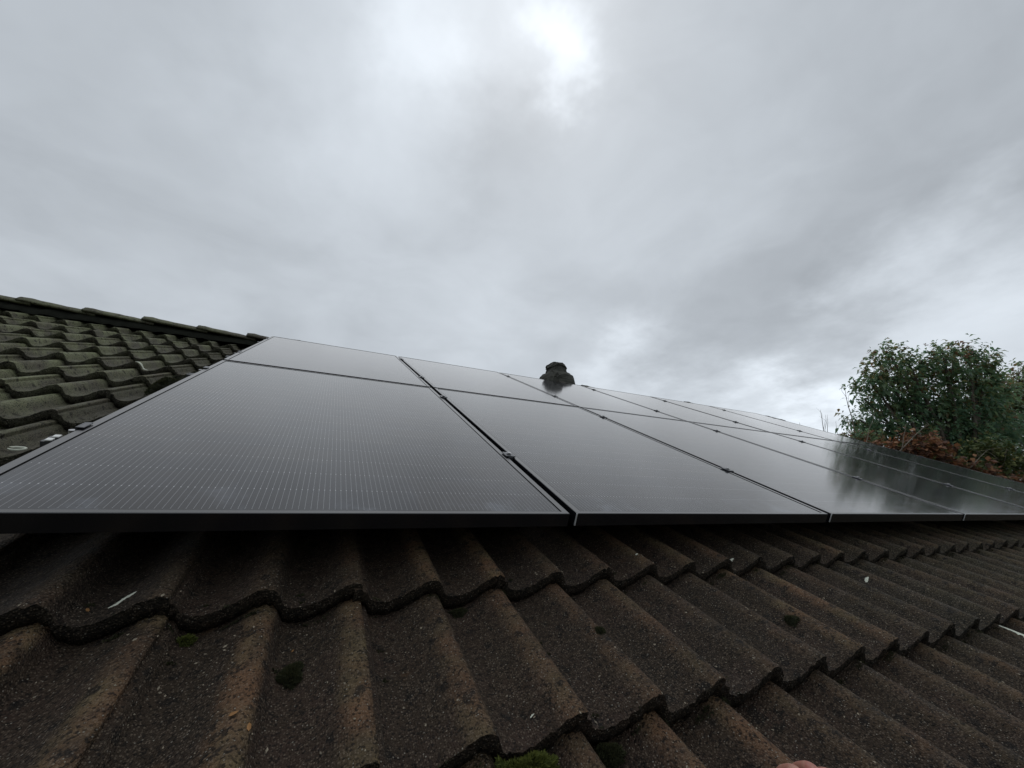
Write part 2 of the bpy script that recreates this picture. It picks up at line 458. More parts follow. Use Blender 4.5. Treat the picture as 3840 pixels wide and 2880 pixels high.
def tile_mesh(name, seed, nu=52, rows=(0, .003, .010, .022, .045, .08, .13, .19, .26, .335, .37, .41), chip=1.0):
    r = np.random.default_rng(seed)
    s0, s1 = -0.20, 1.895
    ss = list(np.linspace(s0, s1, nu + 1))
    verts = []; faces = []; crest = []; front = []
    L = len(rows)
    edge_jit = r.normal(0, 0.0009 * chip, nu + 1)
    edge_jit = edge_jit + np.convolve(r.normal(0, 0.0035 * chip, nu + 9), np.ones(9) / 9, 'valid')[:nu + 1]
    for j, v in enumerate(rows):
        for i, s in enumerate(ss):
            h = prof(s)
            if s < -0.04:                    # water channel that the neighbour covers
                h -= 0.010 * min(1.0, (-0.04 - s) / 0.05)
            wv_ = TOPW + h - STEP * v / GAUGE
            vv = v
            if v < 0.03:
                fade = 1 - v / 0.03
                vv = v + edge_jit[i] * fade
                if v < 0.004: wv_ -= 0.0014
                wv_ += r.normal(0, 0.0008 * chip) * fade
            else:
                wv_ += r.normal(0, 0.00035 * chip)
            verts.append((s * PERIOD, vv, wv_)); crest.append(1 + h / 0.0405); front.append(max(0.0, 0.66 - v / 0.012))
    nt = len(verts); n1_ = nu + 1
    for j in range(L - 1):
        for i in range(nu):
            a = j * n1_ + i
            faces.append((a, a + 1, a + n1_ + 1, a + n1_))
    # underside
    for j in (0, 1):
        for i, s in enumerate(ss):
            v = rows[0] if j == 0 else rows[-1]
            base_i = (0 if j == 0 else L - 1) * n1_ + i
            x_, y_, z_ = verts[base_i]
            verts.append((x_, y_ + (0.006 + r.normal(0, 0.0015 * chip) if j == 0 else 0), z_ - THICK + r.normal(0, 0.0018 * chip)))
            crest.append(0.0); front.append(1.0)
    # middle ring of the front face, rough broken concrete
    mid0 = len(verts)
    for i, s in enumerate(ss):
        x_, y_, z_ = verts[i]
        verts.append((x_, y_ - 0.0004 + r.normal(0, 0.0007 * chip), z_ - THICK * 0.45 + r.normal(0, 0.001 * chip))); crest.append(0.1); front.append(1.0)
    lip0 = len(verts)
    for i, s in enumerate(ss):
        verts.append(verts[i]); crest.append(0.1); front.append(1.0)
    for i in range(nu):
        faces.append((lip0 + i + 1, lip0 + i, mid0 + i, mid0 + i + 1))
        faces.append((mid0 + i + 1, mid0 + i, nt + i, nt + i + 1))
        faces.append((nt + i + 1, nt + i, nt + n1_ + i, nt + n1_ + i + 1))
        bk = (L - 1) * n1_
        faces.append((bk + i, bk + i + 1, nt + n1_ + i + 1, nt + n1_ + i))
    for i, flip in ((0, False), (nu, True)):
        col = [j * n1_ + i for j in range(L)]
        lo = [nt + n1_ + i, nt + i, mid0 + i]
        f_ = col + lo
        faces.append(tuple(f_[::-1] if flip else f_))
    me = mesh_from(name, verts, faces, True)
    # hard edges at the front lip
    for p in me.polygons:
        if len(p.vertices) > 4: p.use_smooth = False
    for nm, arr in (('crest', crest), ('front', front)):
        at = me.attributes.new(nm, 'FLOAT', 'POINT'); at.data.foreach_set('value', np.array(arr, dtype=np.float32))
    me.materials.append(MAT_TILE)
    return me


ROOF_U0, ROOF_U1 = -4.0, 7.45
V_EAVES_K = -5; V_TOP_K = 10
RIDGE_V = 3.66; RIDGE_W = -0.118
house = empty('house')
tag(house, 'house with weathered brown double-roll tiled roof carrying the solar panels', 'house')
# roof deck of both slopes
mb = MB()
eave_v = V0 + GAUGE * V_EAVES_K + 0.06
ridge_pt = W3(0, RIDGE_V, -0.20); eave_pt = W3(0, eave_v, -0.20)
back_y = 2 * ridge_pt.y - eave_pt.y
th = 0.06
prof_y = [(eave_pt.y, eave_pt.z), (ridge_pt.y, ridge_pt.z), (back_y, eave_pt.z), (back_y, eave_pt.z - th), (ridge_pt.y, ridge_pt.z - th), (eave_pt.y, eave_pt.z - th)]
vs_ = [(ROOF_U0 + 0.03, y, z) for y, z in prof_y] + [(ROOF_U1 - 0.03, y, z) for y, z in prof_y]
fs_ = [(0, 1, 7, 6), (1, 2, 8, 7), (2, 3, 9, 8), (3, 4, 10, 9), (4, 5, 11, 10), (5, 0, 6, 11), (0, 5, 4, 1), (1, 4, 3, 2), (6, 7, 10, 11), (7, 8, 9, 10)]
mb.add(vs_, fs_)
roof = link('roof', mb.mesh('roof'), MAT_DECK, house)

variants = [tile_mesh('roof_tile', 100 + i) for i in range(7)]
low = tile_mesh('roof_tile_low', 300, nu=26, rows=(0, .01, .03, .2, .41), chip=0.5)


def to_px(p):
    d = p - CAM_POS
    z = -d.dot(back)
    if z < 0.05: return None
    return 1920 + F_PX * d.dot(right) / z, 1440 - F_PX * d.dot(up) / z


cands = []; rest = []
j0 = math.floor((ROOF_U0 - U0) / COVER); j1 = math.ceil((ROOF_U1 - U0) / COVER)
for k in range(V_EAVES_K, V_TOP_K + 1):
    for j in range(j0, j1):
        u = U0 + COVER * j; v = V0 + GAUGE * k
        cu, cv = u + 0.15, v + 0.17
        vis = False
        for (a, b2) in ((0.15, 0.0), (0.0, 0.3), (0.3, 0.3), (0.3, 0.0), (0.0, 0.0)):
            p = to_px(W3(u + a, v + b2, TOPW))
            if p and -150 < p[0] < 3990 and -50 < p[1] < 3200: vis = True
        under = (cu > 0.16 and cv > 0.30)
        dist = (W3(cu, cv, TOPW) - CAM_POS).length
        if vis and not under: cands.append((dist, u, v))
        else: rest.append((u, v))
cands.sort()
for d_, u, v in cands[290:]: rest.append((u, v))
r2 = random.Random(5)
for n_, (d_, u, v) in enumerate(cands[:290]):
    L_ = Matrix.Translation((u + r2.uniform(-.0015, .0015), v + r2.uniform(-.004, .004), r2.uniform(-.001, .0015)))
    L_ = L_ @ Matrix.Rotation(r2.uniform(-.004, .004), 4, 'Z')
    link('roof_tile', variants[r2.randrange(7)], None, roof, M4 @ L_)
# tiles that the panels cover, and those out of view
lv = np.array([v.co[:] for v in low.vertices]); lf = [tuple(p.vertices) for p in low.polygons]
av = []; af = []
for u, v in rest:
    bidx = sum(len(x) for x in av)
    q = lv + np.array([u, v, 0.0]); av.append(q); af += [tuple(i + bidx for i in f) for f in lf]
allv = np.concatenate(av) @ np.array(M3).T
me = mesh_from('covered_roof_tiles', allv, af, True)
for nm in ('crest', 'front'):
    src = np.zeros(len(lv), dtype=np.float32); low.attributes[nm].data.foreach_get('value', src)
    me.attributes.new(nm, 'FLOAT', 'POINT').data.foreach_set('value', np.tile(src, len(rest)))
ct = link('covered_roof_tiles', me, MAT_TILE, roof); ct['kind'] = 'stuff'

# rear slope covering: waved sheet of tiles seen only from behind
mb = MB()
nx = 320; rows_ = 14
ang = -PITCH
Ls = RIDGE_V - eave_v
for rI in range(rows_):
    a0 = Ls * rI / rows_; a1 = Ls * (rI + 1) / rows_ + 0.02
    vv = []
    for aa, lift in ((a0, 0.0), (a1, STEP)):
        for i in range(nx + 1):
            u = ROOF_U0 + (ROOF_U1 - ROOF_U0) * i / nx
            h = prof(-(u - U0) / PERIOD) * 0.9
            n_ = Vector((0, math.sin(PITCH), math.cos(PITCH))); dn_ = Vector((0, math.cos(PITCH), -math.sin(PITCH)))
            vv.append(ridge_pt + Vector((u, 0, 0)) + dn_ * aa + n_ * (0.075 + h + lift))
    mb.add(vv, [(i, nx + 1 + i, nx + 2 + i, i + 1) for i in range(nx)])
rs = link('rear_slope_tiles', mb.mesh('rear_slope_tiles', True), MAT_TILE, roof); rs['kind'] = 'stuff'

# ridge tiles: tapered half rounds, each lapping over the one to its left
def ridge_mesh(name, seed):
    r = np.random.default_rng(seed)
    nl, na = 9, 14
    verts = []; faces = []; cr = []; fr = []
    length = 0.45
    for layer in (0, 1):
        for i in range(nl + 1):
            x = length * i / nl
            R_ = (0.116 - 0.014 * x / length) - layer * 0.02
            if layer == 0 and i == 0: R_ -= 0.004
            if layer == 0 and x < 0.06: R_ += 0.004
            for k in range(na + 1):
                a = math.radians(22 + 136 * k / na)
                rr = R_ + (r.normal(0, 0.0014) if layer == 0 else 0)
                verts.append((x + (r.normal(0, .002) if i in (0, nl) else 0), -math.cos(a) * rr * 1.12, math.sin(a) * rr * 0.86))
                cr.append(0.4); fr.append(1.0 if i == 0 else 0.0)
    w_ = na + 1; off = (nl + 1) * w_
    for i in range(nl):
        for k in range(na):
            a = i * w_ + k
            faces.append((a, a + w_, a + w_ + 1, a + 1)); b_ = a + off
            faces.append((b_, b_ + 1, b_ + w_ + 1, b_ + w_))
    for k in range(na):
        faces.append((k, k + 1, off + k + 1, off + k)); e_ = nl * w_ + k
        faces.append((e_ + 1, e_, off + e_, off + e_ + 1))
    for i in range(nl):
        for k in (0, na):
            a = i * w_ + k; q = (a, off + a, off + a + w_, a + w_)
            faces.append(q if k == 0 else q[::-1])
    me = mesh_from(name, verts, faces, True)
    for nm, arr in (('crest', cr), ('front', fr)):
        me.attributes.new(nm, 'FLOAT', 'POINT').data.foreach_set('value', np.array(arr, dtype=np.float32))
    me.materials.append(MAT_TILE)
    return me


rv = [ridge_mesh('ridge_tile', 40 + i) for i in range(4)]
ridge_line = W3(0, 3.62, -0.020)           # highest line of the ridge
RP = 0.372
for j in range(-11, 21):
    u = -0.20 + RP * j
    if u < ROOF_U0 - 0.2 or u > ROOF_U1 - 0.2: continue
    dzj = r2.uniform(-0.006, 0.006)
    if j > 1: dzj -= 0.012
    if j in (9, 10): dzj = 0.012
    if j in (15,): dzj = 0.012
    mw = Matrix.Translation((u, ridge_line.y + 0.005, ridge_line.z - 0.100 + dzj)) @ Matrix.Rotation(0.040 + r2.uniform(-.006, .006), 4, 'Y') @ Matrix.Rotation(r2.uniform(-.012, .012), 4, 'Z')
    link('ridge_tile', rv[r2.randrange(4)], None, roof, mw)

q = MB()
nm_ = 240; vv = []; ring = 9
for i in range(nm_ + 1):
    x = ROOF_U0 + 0.02 + (ROOF_U1 - ROOF_U0 - 0.04) * i / nm_
    for k in range(ring):
        a = math.radians(-8 + 196 * k / (ring - 1))
        vv.append((x, ridge_line.y + 0.005 - math.cos(a) * 0.108 + r2.uniform(-.004, .004), ridge_line.z - 0.142 + math.sin(a) * 0.076 + r2.uniform(-.008, .008)))
q.add(vv, [(i * ring + k, (i + 1) * ring + k, (i + 1) * ring + k + 1, i * ring + k + 1) for i in range(nm_) for k in range(ring - 1)])
link('ridge_mortar', q.mesh('ridge_mortar', True), MAT_MORTAR, roof)

# walls, verge boards, gutter
mb = MB()
wy0 = eave_pt.y + 0.45; wy1 = back_y - 0.45; wt = eave_pt.z + 0.12
x0, x1 = ROOF_U0 + 0.25, ROOF_U1 - 0.25
for (xa, xb, ya, yb) in ((x0, x1, wy0, wy0 + 0.25), (x0, x1, wy1 - 0.25, wy1)):
    w_ = link('wall', None, None, house) if False else None
    q = MB(); q.box(xa, xb, ya, yb, GROUND_Z - 0.3, wt); link('wall', q.mesh('wall'), MAT_WALL, house)
apex = ridge_pt.z - th - 0.01
for xa in (x0, x1 - 0.25):
    q = MB(); ya, yb = wy0 + 0.25, wy1 - 0.25; ym = ridge_pt.y
    zz = lambda y: apex - abs(y - ym) * math.tan(PITCH)
    pts = [(ya, GROUND_Z - 0.3), (yb, GROUND_Z - 0.3), (yb, zz(yb)), (ym, zz(ym)), (ya, zz(ya))]
    n_ = len(pts); vv = [(xa, *p) for p in pts] + [(xa + 0.25, *p) for p in pts]
    q.add(vv, [tuple(range(n_ - 1, -1, -1)), tuple(range(n_, 2 * n_))] + [(i, (i + 1) % n_, n_ + (i + 1) % n_, n_ + i) for i in range(n_)])
    link('wall', q.mesh('wall'), MAT_WALL, house)
q = MB()
gy = W3(0, V0 + GAUGE * V_EAVES_K, -0.15)
gp = []
for k in range(13):
    a = math.pi + math.pi * k / 12
    gp.append((gy.y - 0.045 + 0.06 * math.cos(a), gy.z - 0.045 + 0.06 * math.sin(a)))
gp2 = [(y * 1.0 + (0.003 if i == 0 else -0.003 if i == 12 else 0), z + 0.003) for i, (y, z) in enumerate(gp)]
lp = gp + gp2[::-1]
n_ = len(lp)
vv = [(ROOF_U0, *p) for p in lp] + [(ROOF_U1, *p) for p in lp]
q.add(vv, [(i, (i + 1) % n_, n_ + (i + 1) % n_, n_ + i) for i in range(n_)])
link('gutter', q.mesh('gutter', True), MAT_GUTTER, house)

# ------------------------------------------------------------------ solar panels
PW, PH, PG, RG = 1.134, 1.744, 0.022, 0.026
LIP = 0.011; LIPX = 0.018; FH = 0.035
ORD = ['first', 'second', 'third', 'fourth', 'fifth', 'sixth']


def frame_mesh():
    q = MB()
    t_ = 0.0018
    # mitred lip ring on top, outer walls, inner drop to the glass
    o_ = [(0, 0), (PW, 0), (PW, PH), (0, PH)]
    i_ = [(LIPX, LIP), (PW - LIPX, LIP), (PW - LIPX, PH - LIP), (LIPX, PH - LIP)]
    c_ = 0.0011
    oc = [(c_, c_), (PW - c_, c_), (PW - c_, PH - c_), (c_, PH - c_)]
    vv = [(*p, -FH) for p in o_] + [(*p, -c_) for p in o_] + [(*p, 0) for p in oc] + [(*p, 0) for p in i_] + [(*p, -0.0022) for p in i_]
    fl = [(0.028, 0.028), (PW - 0.028, 0.028), (PW - 0.028, PH - 0.028), (0.028, PH - 0.028)]
    vv += [(*p, -FH) for p in fl]
    fs = []
    for k in range(4):
        k2 = (k + 1) % 4
        fs += [(k, k2, 4 + k2, 4 + k), (4 + k, 4 + k2, 8 + k2, 8 + k), (8 + k, 8 + k2, 12 + k2, 12 + k), (12 + k, 12 + k2, 16 + k2, 16 + k), (20 + k, 20 + k2, k2, k)]
    q.add(vv, fs)
    return q.mesh('panel_frame')


def glass_mesh():
    q = MB()
    z = -0.0016; e = LIP + 0.0022; ex = LIPX + 0.0034
    q.box(ex, PW - ex, e, PH - e, z - 0.004, z)
    return q.mesh('panel_glass')


def seal_mesh():
    q = MB(); a, b_ = LIP - 0.001, LIP + 0.0026
    z = -0.0030
    ax, bx = LIPX - 0.001, LIPX + 0.0040
    vv = [(ax, a, z), (PW - ax, a, z), (PW - ax, PH - a, z), (ax, PH - a, z), (bx, b_, z), (PW - bx, b_, z), (PW - bx, PH - b_, z), (bx, PH - b_, z)]
    vv += [(x, y, z - 0.003) for x, y, z in vv]
    fs = []
    for k in range(4):
        k2 = (k + 1) % 4
        fs += [(k, k2, 4 + k2, 4 + k), (8 + k2, 8 + k, 12 + k, 12 + k2)]
    q.add(vv, fs)
    return q.mesh('panel_seal')


def seam_mesh():
    q = MB()
    q.box(-0.0008, 0.0026, -0.0010, 0.0012, -FH + 0.001, -0.0008)
    return q.mesh('corner_seam')


def backsheet_mesh():
    q = MB(); q.box(0.02, PW - 0.02, 0.02, PH - 0.02, -0.0105, -0.0085)
    return q.mesh('panel_backsheet')


FM, GM, SM, CMm, BM = frame_mesh(), glass_mesh(), seal_mesh(), seam_mesh(), backsheet_mesh()
BM.materials.append(MAT_SEAL)
for me_, mt in ((FM, MAT_FRAME), (GM, MAT_GLASS), (SM, MAT_SEAL), (CMm, MAT_ALU)):
    me_.materials.append(mt)
PSIDE = {0: 'at the left end beside the bare tiles', 5: 'at the right end nearest the trees'}
for row in range(2):
    for c_ in range(6):
        u = c_ * (PW + PG); v = row * (PH + RG)
        dz = r2.uniform(-0.0012, 0.0012)
        e = empty('solar_panel', M4 @ Matrix.Translation((u, v + (0 if row else r2.uniform(-.001, .001)), dz)))
        where = PSIDE.get(c_, ORD[c_] + ' from the left')
        if row == 0:
            lab = 'black solar panel in the lower row, ' + where
        else:
            lab = 'black solar panel in the upper row, ' + where
        if row == 0 and c_ == 0: lab = 'largest nearest black solar panel in the lower row, at the left end beside bare tiles'
        tag(e, lab, 'solar panel', 'black solar panels on the roof')
        link('frame', FM, None, e)
        gl = link('glass', GM, None, e)
        link('seal', SM, None, e)
        link('backsheet', BM, None, e)
        if c_ > 0 and row == 0: link('corner_seam', CMm, None, e)

# rails under the panels
RAIL_V = [0.45, 1.45, 2.15, 3.22]
AW = 6 * PW + 5 * PG
ROWW = ['lowest', 'second lowest', 'second highest', 'highest']
hookm = MB(); hookm.box(-0.015, 0.015, -0.10, 0.02, -0.084, -0.0775); hookm.box(-0.015, 0.015, 0.02, 0.027, -0.13, -0.0775); HK = hookm.mesh('roof_hook'); HK.materials.append(MAT_ALU)
for i, rv_ in enumerate(RAIL_V):
    q = MB()
    ua, ub = -0.066, AW + 0.05
    # C-shaped aluminium section, open to the top
    a = 0.02
    sec = [(-a, -FH - 0.002), (-a, -0.077), (a, -0.077), (a, -FH - 0.002), (0.007, -FH - 0.002), (0.007, -FH - 0.006), (a - 0.003, -FH - 0.006), (a - 0.003, -0.074), (-a + 0.003, -0.074), (-a + 0.003, -FH - 0.006), (-0.007, -FH - 0.006), (-0.007, -FH - 0.002)]
    n_ = len(sec)
    vv = [(ua, rv_ + y, z) for y, z in sec] + [(ub, rv_ + y, z) for y, z in sec]
    q.add(vv, [(i2, (i2 + 1) % n_, n_ + (i2 + 1) % n_, n_ + i2)[::-1] for i2 in range(n_)] + [tuple(range(n_)), tuple(range(2 * n_ - 1, n_ - 1, -1))])
    e = empty('mounting_rail', M4)
    tag(e, f'dark aluminium mounting rail under the panels, {ROWW[i]} of the four', 'rail', 'mounting rails under the panels')
    link('rail_profile', q.mesh('rail_profile'), MAT_RAIL, e)
    for uu in (0.25, 1.7, 3.1, 4.6, 6.1):
        link('roof_hook', HK, None, e, Matrix.Translation((uu, rv_, 0)))

# clamps
q = MB(); q.box(-0.0185, 0.0185, -0.022, 0.022, 0.0004, 0.0042); q.box(-0.0085, 0.0085, -0.024, 0.024, -0.030, 0.0002)
CL_P = q.mesh('clamp_plate', bevel=0.0012); CL_P.materials.append(MAT_RAIL)
q = MB(); q.cyl((0, 0, 0.0048), 0.0068, 0.0055, 14); q.cyl((0, 0, 0.0052), 0.0095, 0.0016, 14)
CL_B = q.mesh('clamp_bolt'); CL_B.materials.append(MAT_STEEL)
q = MB(); q.box(-0.003, 0.009, -0.022, 0.022, 0.0004, 0.0034); q.box(-0.0065, -0.0030, -0.022, 0.022, -FH - 0.001, 0.0034); q.box(-0.034, -0.0065, -0.022, 0.022, -FH - 0.001, -FH + 0.003)
EC_P = q.mesh('end_clamp_plate', bevel=0.0010); EC_P.materials.append(MAT_RAIL)
q = MB(); q.cyl((-0.020, 0, -FH + 0.003), 0.0068, 0.020, 14); q.cyl((-0.020, 0, -FH + 0.003), 0.010, 0.0016, 14)
EC_B = q.mesh('end_clamp_bolt'); EC_B.materials.append(MAT_STEEL)
for c_ in range(7):
    for i, rv_ in enumerate(RAIL_V):
        pos_ = ['lowest', 'second lowest', 'second highest', 'highest'][i]
        if 0 < c_ < 6:
            u = c_ * (PW + PG) - PG / 2
            e = empty('mid_clamp', M4 @ Matrix.Translation((u, rv_ + r2.uniform(-.006, .006), 0.0006)))
            tag(e, f'{pos_} clamp in the gap between {ORD[c_ - 1]} and {ORD[c_]} panel columns', 'clamp', 'clamps between the panels')
            link('plate', CL_P, None, e); link('bolt', CL_B, None, e)
        else:
            mw = Matrix.Translation((0 if c_ == 0 else AW, rv_, 0.0006))
            if c_ == 6: mw = mw @ Matrix.Rotation(math.pi, 4, 'Z')
            e = empty('end_clamp', M4 @ mw)
            side = 'left edge of the array' if c_ == 0 else 'right edge of the array'
            tag(e, f'{pos_} end clamp with silver bolt on the {side}', 'clamp', 'end clamps on the array edges')
            link('plate', EC_P, None, e); link('bolt', EC_B, None, e)

# ------------------------------------------------------------------ ridge vent
# layered, mossy, stepped cap standing on the ridge behind the panels
vdir = ray(2086, 1400)
tt = (ridge_line.y + 0.36 - CAM_POS.y) / vdir.y
vc = CAM_POS + vdir * tt
def lathe_block(levels, seed, n=28):
    """rounded-square layers: (z, half x, half y, jitter)"""
    r = np.random.default_rng(seed)
    vv = []; fs = []
    for z, hx, hy, jt in levels:
        for k in range(n):
            a = 2 * math.pi * k / n
            c0, s0 = math.cos(a), math.sin(a)
            e_ = 0.45
            x = math.copysign(abs(c0) ** e_, c0) * hx; y = math.copysign(abs(s0) ** e_, s0) * hy
            vv.append((x + r.normal(0, jt), y + r.normal(0, jt), z + r.normal(0, jt * 0.7)))
    L_ = len(levels)
    for i in range(L_ - 1):
        for k in range(n):
            k2 = (k + 1) % n
            fs.append((i * n + k, i * n + k2, (i + 1) * n + k2, (i + 1) * n + k))
    fs.append(tuple(range(n - 1, -1, -1))); fs.append(tuple(range((L_ - 1) * n, L_ * n)))
    q = MB(); q.add(vv, fs)
    return q
zb = ridge_line.z - 0.12
vent = empty('ridge_vent', Matrix.Translation((vc.x, vc.y, 0)) @ Matrix.Rotation(0.15, 4, 'Z'))
tag(vent, 'small dark mossy chimney-like vent standing on the ridge behind the panels', 'vent')
s_ = 5.55 / F_PX                      # metres per picture pixel at the vent
top_z = (CAM_POS + ray(2086, 1362) * ((vc - CAM_POS).length)).z
H_ = top_z - zb
q = lathe_block([(zb, .262, .22, .006), (zb + .10, .245, .205, .007), (zb + H_ * .45, .218, .19, .008), (zb + H_ * .55, .205, .185, .010), (zb + H_ * .64, .186, .175, .010), (zb + H_ * .72, .158, .15, .009), (zb + H_ * .735, .120, .12, .008)], 3)
link('base', q.mesh('vent_base', False), MAT_VENT, vent)
q = lathe_block([(zb + H_ * .71, .128, .125, .007), (zb + H_ * .80, .120, .115, .008), (zb + H_ * .88, .112, .108, .008)], 4)
link('neck', q.mesh('vent_neck', False), MAT_VENT, vent)
q = lathe_block([(zb + H_ * .865, .122, .115, .007), (zb + H_ * .90, .126, .118, .009), (zb + H_ * .935, .116, .11, .008), (zb + H_ * .985, .100, .096, .007), (zb + H_, .088, .085, .005)], 5)
link('cap', q.mesh('vent_cap', False), MAT_VENT, vent)
for zz_, hx in ((0.50, .211),):
    q = lathe_block([(zb + H_ * zz_, hx, hx * .9, .005), (zb + H_ * (zz_ + .022), hx, hx * .9, .005)], 9)
    link('louvre', q.mesh('vent_louvre', True), MAT_VENT, vent)

# ------------------------------------------------------------------ moss
MAT_MOSS = leaf_material('moss_leaf', [(0.0, (0.035, 0.045, 0.010)), (0.5, (0.085, 0.105, 0.020)), (1.0, (0.16, 0.17, 0.035))], 0.3, 0.8)
MAT_MOSSD = leaf_material('dark_moss_leaf', [(0.0, (0.014, 0.016, 0.007)), (0.6, (0.034, 0.038, 0.014)), (1.0, (0.065, 0.060, 0.022))], 0.2, 0.85)


MAT_MOSSB = leaf_material('black_moss_leaf', [(0.0, (0.008, 0.008, 0.005)), (0.6, (0.020, 0.018, 0.010)), (1.0, (0.055, 0.036, 0.022))], 0.1, 0.9)


def moss(name, label, u, v, ru, rvv, h, mat, n=2600, seed=1, cat='moss'):
    r = np.random.default_rng(seed)
    w0 = surf_w(u, v)
    vv = []; fs = []; hue = []
    # lumpy core
    for i in range(9):
        for k in range(20):
            a = 2 * math.pi * k / 20; e_ = i / 8 * math.pi / 2
            lump = 1 + 0.16 * math.sin(a * 3 + seed) + 0.10 * math.sin(a * 5 + 2 * seed)
            x = math.cos(a) * math.cos(e_) * ru * lump; y = math.sin(a) * math.cos(e_) * rvv * lump
            vv.append((x, y, max(surf_w(u + x, v + y) - w0, -0.02) * math.cos(e_) + math.sin(e_) * h * (1 + 0.1 * math.sin(a * 2 + seed)) - 0.002)); hue.append(0.1)
    for i in range(8):
        for k in range(20):
            k2 = (k + 1) % 20
            fs.append((i * 20 + k, i * 20 + k2, (i + 1) * 20 + k2, (i + 1) * 20 + k))
    for _ in range(n):
        a = r.uniform(0, 2 * math.pi); e_ = math.asin(r.uniform(0, 1))
        lump = 1 + 0.16 * math.sin(a * 3 + seed) + 0.10 * math.sin(a * 5 + 2 * seed)
        lump *= 1 + 0.12 * math.sin(a * 9 + e_ * 11)
        d = Vector((math.cos(a) * math.cos(e_), math.sin(a) * math.cos(e_), math.sin(e_)))
        p = Vector((d.x * ru * lump, d.y * rvv * lump, 0))
        p.z = max(surf_w(u + p.x, v + p.y) - w0, -0.02) * math.cos(e_) + d.z * h * (1 + 0.1 * math.sin(a * 2 + seed))
        dd = (d + Vector(r.normal(0, 0.45, 3))).normalized()
        sd = dd.cross(Vector(r.normal(0, 1, 3))).normalized()
        ln = r.uniform(0.0022, 0.0048) * (1.0 if h < 0.05 else 1.9); wd = ln * 0.28
        b0 = len(vv)
        vv += [p - sd * wd, p + sd * wd, p + dd * ln]; hv = min(1, max(0, 0.45 + 0.35 * d.z + r.normal(0, 0.18)))
        hue += [hv * 0.5, hv * 0.5, hv]; fs.append((b0, b0 + 1, b0 + 2))
    me = mesh_from(name, vv, fs)
    me.attributes.new('hue', 'FLOAT', 'POINT').data.foreach_set('value', np.array(hue, dtype=np.float32))
    o_ = link(name, me, mat, None, M4 @ Matrix.Translation((u, v, w0)))
    tag(o_, label, cat, 'moss cushions on the tiles')
    return o_


moss('moss_cushion', 'bright green moss cushion at the bottom edge of the picture', 0.828, -0.449, 0.035, 0.022, 0.050, MAT_MOSS, 8000, 1)
moss('moss_cushion', 'small olive moss tuft under a tile edge right of the bright cushion', 0.975, -0.440, 0.019, 0.014, 0.026, MAT_MOSSD, 3500, 2)
moss('moss_cushion', 'large dark moss lump on tiles beside the panels left edge', -0.155, 1.50, 0.055, 0.085, 0.060, MAT_MOSSD, 3800, 3)
moss('moss_cushion', 'flat brown moss patch just above the large moss lump', -0.13, 1.80, 0.05, 0.08, 0.030, MAT_MOSSD, 2600, 4)
moss('moss_cushion', 'black dried moss clump in a trough in the near foreground', 0.532, -0.214, 0.014, 0.020, 0.011, MAT_MOSSD, 4000, 5)
moss('moss_cushion', 'tiny grey green lichen tuft under the first tile edge at left', 0.372, -0.104, 0.010, 0.007, 0.012, MAT_MOSS, 700, 6)
moss('moss_cushion', 'dark little moss tuft tucked under the first course near the middle', 0.835, -0.105, 0.014, 0.010, 0.010, MAT_MOSSD, 900, 7)
moss('moss_cushion', 'tiny brown moss dot on a near tile right of the middle', 1.073, -0.262, 0.008, 0.008, 0.006, MAT_MOSSD, 500, 8)
moss('moss_cushion', 'dark green moss speck in a trough toward the right foreground', 1.63, -0.30, 0.012, 0.012, 0.008, MAT_MOSSD, 600, 9)

r = np.random.default_rng(91)
vv = []; fs = []; hue = []
spots = []
for _ in range(150):
    k = int(r.choice([0, -1, -1])); spots.append((r.uniform(0.1, 4.2), V0 + GAUGE * k - r.uniform(0.002, 0.012), r.uniform(0.003, 0.008)))
for _ in range(260):
    k = int(r.integers(1, 11)); spots.append((r.uniform(-2.2, 0.0), V0 + GAUGE * k - r.uniform(0.002, 0.012), r.uniform(0.004, 0.014)))
for _ in range(90):
    spots.append((U0 + PERIOD * (r.integers(-2, 22) + r.uniform(0.05, 0.2)), r.uniform(-0.6, 0.0), r.uniform(0.002, 0.005)))
for (u, v, rad) in spots:
    for _ in range(int(26 + rad * 3000)):
        a = r.uniform(0, 6.283); q_ = rad * math.sqrt(r.uniform()) * (1.6 if r.uniform() < .3 else 1.0)
        uu = u + math.cos(a) * q_ * 1.5; v2 = v + math.sin(a) * q_ * 0.8
        p = Vector((uu, v2, surf_w(uu, v2) + r.uniform(0, rad * 0.5)))
        dd = Vector((r.normal(0, .6), r.normal(0, .6), 1)).normalized(); sd = dd.cross(Vector(r.normal(0, 1, 3))).normalized()
        ln = r.uniform(0.0018, 0.0042); b0 = len(vv)
        vv += [p - sd * ln * .4, p + sd * ln * .4, p + dd * ln]; fs.append((b0, b0 + 1, b0 + 2)); hv = r.uniform(0.1, 0.9); hue += [hv * .6, hv * .6, hv]
me = mesh_from('lap_moss', vv, fs)
me.attributes.new('hue', 'FLOAT', 'POINT').data.foreach_set('value', np.array(hue, dtype=np.float32))
o_ = link('lap_moss', me, MAT_MOSSD, None, M4)
tag(o_, 'dark moss crumbs caught along the laps and troughs of the roof tiles', 'moss', kind='stuff')

